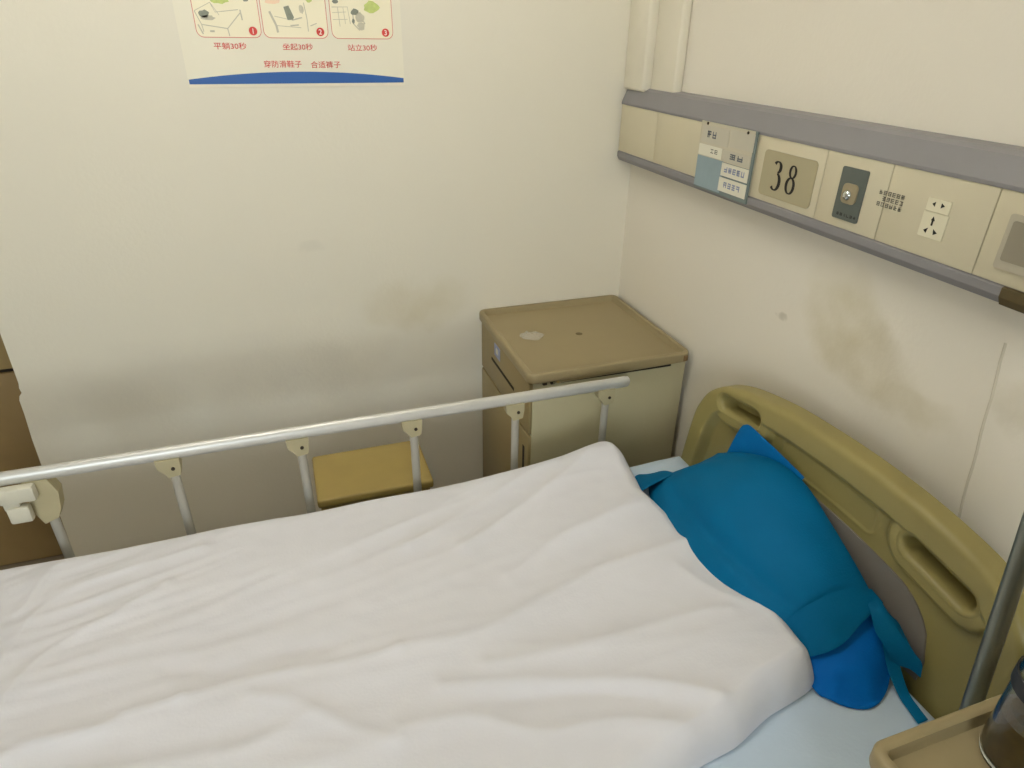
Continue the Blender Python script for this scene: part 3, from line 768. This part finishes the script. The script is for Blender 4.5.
# information card holder hung over the console front
cd = thing('card_holder', (-.06, -.55, 1.21), 'plastic card holder with white and teal slips, hung beside the bed number', 'card holder')
CF = -.0575
def slip(name, m, poly, d0, d1, par):
    b = MB(); b.prism(poly, d1-d0, lambda y, z, d: V(CF-d0-d, y, z)); return b.build(name, m, par, smooth=False)
def rect(y0, y1, z0, z1): return [(y0, z0), (y1, z0), (y1, z1), (y0, z1)]
slip('back_plate', 'card_teal_dark', rect(-.446, -.660, 1.218, 1.373), 0, .003, cd)
slip('cover_sheet', 'card_clear', rect(-.446, -.652, 1.293, 1.373), .003, .0036, cd)
slip('teal_slip', 'card_teal', rect(-.447, -.556, 1.222, 1.294), .003, .0038, cd)['label'] = 'pale teal slip'
s_ = slip('name_slip', 'card_grey', rect(-.455, -.562, 1.326, 1.364), .0036, .0043, cd); scribble('print', -.474, -.516, 1.335, 1.356, 1, 2, 'ink_navy', s_, 1, .0009, CF-.0036, .0032)
slip('blank_slip', 'card_grey', rect(-.566, -.654, 1.329, 1.366), .0036, .0041, cd)
s_ = slip('name_slip', 'card_white', rect(-.449, -.544, 1.296, 1.321), .0038, .0046, cd); scribble('print', -.464, -.530, 1.303, 1.316, 1, 4, 'ink_grey', s_, 2, .0012, CF-.0036, .0018)
s_ = slip('name_slip', 'card_grey', rect(-.547, -.651, 1.296, 1.320), .0036, .0046, cd); scribble('print', -.574, -.630, 1.301, 1.317, 1, 2, 'ink_navy', s_, 3, .0012, CF-.0036, .003, 1.1)
s_ = slip('name_slip', 'card_white', rect(-.552, -.653, 1.263, 1.292), .0036, .0048, cd); scribble('print', -.562, -.643, 1.270, 1.287, 1, 5, 'ink_blue', s_, 5, .0014, CF-.0036, .003, 1.1)
s_ = slip('name_slip', 'card_white', rect(-.550, -.654, 1.228, 1.259), .0036, .0048, cd); scribble('print', -.568, -.634, 1.236, 1.253, 1, 4, 'ink_blue', s_, 6, .0014, CF-.0036, .003, 1.1)
for y, z in ((-.472, 1.3685), (-.628, 1.367)):
    b = MB(); b.lathe([(0, -.003), (.003, -.002), (.0035, 0), (0, 0)], (CF-.0036, y, z), 'x', 12); b.build('pin', 'screw_dark', cd)

# ------------------------------------------------------------------ poster
po = thing('wall_poster', (-.966, 0, 1.43), 'white notice poster with red captions and a curved blue foot on the wall', 'poster')
PF = -.0012
PP = lambda x, z, d: V(x, PF-d, z)
def flat(name, m, polys, par, d=.0003):
    """polys: list of (polygon, material slot)"""
    b = MB()
    for poly, mi in polys:
        b.mi = mi; n0 = len(b.bm.faces); b.prism(poly, .0002, lambda x, z, q: V(x, PF-d-q, z)); b._tag(n0)
    return b.build(name, m, par, smooth=False)
b = MB(); b.box((-1.230, PF, 1.424), (-.702, -.0002, 2.17)); b.build('paper', 'poster_paper', po, smooth=False)
band = [(-1.228, 1.431)]+[(-1.228+.524*k/30, 1.4415+.0165*(1-(2*k/30-1)**2)) for k in range(31)]+[(-.704, 1.431)]
flat('blue_foot', 'poster_blue', [(band, 0)], po)
def rrect(x0, x1, z0, z1, r, n=6):
    pts = []
    for cx, cz, s in ((x1-r, z1-r, 0), (x0+r, z1-r, 1), (x0+r, z0+r, 2), (x1-r, z0+r, 3)):
        for k in range(n+1):
            a = math.pi/2*(s+k/n); pts.append((cx+r*math.cos(a), cz+r*math.sin(a)))
    return pts
def text(body, cx, cz, height, m, par, name, wmax=None, extra=.0005, bold=0):
    cu = bpy.data.curves.new(name, 'FONT'); cu.body = body; cu.size = 1; cu.align_x = 'CENTER'; cu.offset = bold or .006
    o = bpy.data.objects.new(name, cu); C.objects.link(o)
    dg = bpy.context.evaluated_depsgraph_get(); me = bpy.data.meshes.new_from_object(o.evaluated_get(dg))
    bpy.data.objects.remove(o); bpy.data.curves.remove(cu)
    xs = [v.co.x for v in me.vertices]; ys = [v.co.y for v in me.vertices]
    sc = height/(max(ys)-min(ys)); sx = wmax/(max(xs)-min(xs)) if wmax else sc
    mx, my = (max(xs)+min(xs))/2, (max(ys)+min(ys))/2; o0 = par
    while o0.parent: o0 = o0.parent
    for v in me.vertices: v.co = V(cx+(v.co.x-mx)*sx, PF-extra, cz+(v.co.y-my)*sc)-o0.location
    me.materials.clear(); me.materials.append(MATS[m])
    ob = bpy.data.objects.new(name, me); C.objects.link(ob); ob.parent = par
    return ob
frames = [(-1.191, -1.044), (-1.040, -.886), (-.878, -.724)]
for k, (x0, x1) in enumerate(frames):
    b = MB()
    A, B = rrect(x0, x1, 1.5325, 1.66, .016), rrect(x0+.0016, x1-.0016, 1.5341, 1.6584, .0146)
    va = [b.bm.verts.new(V(x, PF-.0006, z)) for x, z in A]; vb = [b.bm.verts.new(V(x, PF-.0006, z)) for x, z in B]
    for i in range(len(A)): b.bm.faces.new((va[i], va[(i+1) % len(A)], vb[(i+1) % len(A)], vb[i]))
    f = b.build('picture_frame', 'poster_line', po, smooth=False)
    flat('picture_ground', 'poster_tint', [(B, 0)], f, .0002)
    cx = x1-.0195
    bd = flat('badge', 'poster_red', [([(cx+.0095*math.cos(a*math.pi/12), 1.5475+.0095*math.sin(a*math.pi/12)) for a in range(24)], 0)], po, .0006)
    text('123'[k], cx, 1.5475, .0115, 'white_ink', bd, 'numeral', None, .0010, .01)
# pencil-style drawings of a bed, a sitting and a standing patient
def drawing(strokes, polys):
    b = MB()
    for pts, wd, mi in strokes:
        b.mi = mi; b.stroke(pts, wd, lambda x, z, d: V(x, PF-.0006, z))
    for poly, mi in polys:
        b.mi = mi; n0 = len(b.bm.faces); b.bm.faces.new([b.bm.verts.new(V(x, PF-.0007, z)) for x, z in poly]); b._tag(n0)
    return b.build('drawing', ['pencil_grey', 'pencil_dark', 'plant_green', 'peach', 'poster_tint'], po, smooth=False)
def blob(cx, cz, rx, rz, sd, n=14):
    rr = random.Random(sd); return [(cx+rx*(.75+.35*rr.random())*math.cos(2*math.pi*k/n), cz+rz*(.75+.35*rr.random())*math.sin(2*math.pi*k/n)) for k in range(n)]
drawing([([(-1.187, 1.588), (-1.150, 1.606), (-1.134, 1.580)], .0014, 0), ([(-1.187, 1.588), (-1.176, 1.560), (-1.120, 1.552), (-1.086, 1.586)], .0022, 0), ([(-1.150, 1.606), (-1.142, 1.586), (-1.090, 1.592)], .0016, 0),
  ([(-1.086, 1.592), (-1.084, 1.570)], .003, 0), ([(-1.120, 1.552), (-1.118, 1.536)], .002, 0), ([(-1.176, 1.560), (-1.174, 1.545)], .002, 0), ([(-1.184, 1.560), (-1.178, 1.545), (-1.176, 1.540)], .003, 0), ([(-1.160, 1.546), (-1.150, 1.546)], .004, 0)],
 [(blob(-1.167, 1.582, .013, .009, 1), 1), (blob(-1.160, 1.574, .016, .006, 2), 0), (blob(-1.128, 1.612, .022, .010, 3), 2), (blob(-1.070, 1.614, .008, .006, 5), 1)])
drawing([([(-1.020, 1.590), (-1.008, 1.560), (-1.006, 1.545)], .005, 0), ([(-1.008, 1.560), (-.950, 1.556)], .0014, 0), ([(-1.010, 1.580), (-.980, 1.574)], .0014, 0), ([(-.938, 1.610), (-.934, 1.575), (-.934, 1.548)], .002, 0), ([(-.928, 1.560), (-.912, 1.566)], .002, 0), ([(-.970, 1.572), (-.945, 1.578)], .003, 0), ([(-.955, 1.562), (-.975, 1.560)], .003, 0)],
 [([(-.986, 1.600), (-.974, 1.603), (-.964, 1.578), (-.968, 1.573), (-.980, 1.572)], 1), (blob(-1.010, 1.612, .020, .008, 7), 3), (blob(-.945, 1.596, .007, .010, 8), 0), (blob(-.925, 1.616, .008, .006, 9), 2), (blob(-.915, 1.602, .014, .012, 4), 4)])
drawing([([(-.872, 1.602), (-.834, 1.603), (-.830, 1.566)], .0016, 0), ([(-.872, 1.590), (-.838, 1.592)], .0012, 0), ([(-.872, 1.575), (-.836, 1.576)], .0012, 0), ([(-.858, 1.603), (-.856, 1.560)], .0014, 0), ([(-.845, 1.603), (-.842, 1.566)], .0012, 0), ([(-.822, 1.592), (-.822, 1.566), (-.808, 1.552)], .003, 0), ([(-.806, 1.590), (-.794, 1.566)], .003, 0)],
 [(blob(-.817, 1.592, .010, .008, 11), 1), (blob(-.806, 1.580, .013, .012, 12), 0), (blob(-.804, 1.562, .010, .010, 13), 0), (blob(-.822, 1.572, .004, .006, 14), 1), (blob(-.775, 1.603, .020, .014, 15), 2), (blob(-.862, 1.614, .008, .005, 16), 1)])
text('平躺30秒', -1.121, 1.5150, .0150, 'poster_red', po, 'caption', .074)
text('坐起30秒', -.964, 1.5140, .0150, 'poster_red', po, 'caption', .072)
text('站立30秒', -.805, 1.5130, .0150, 'poster_red', po, 'caption', .074)
text('穿防滑鞋子', -1.005, 1.4755, .0160, 'poster_red', po, 'caption', .090)
text('合适裤子', -.901, 1.4740, .0160, 'poster_red', po, 'caption', .074)
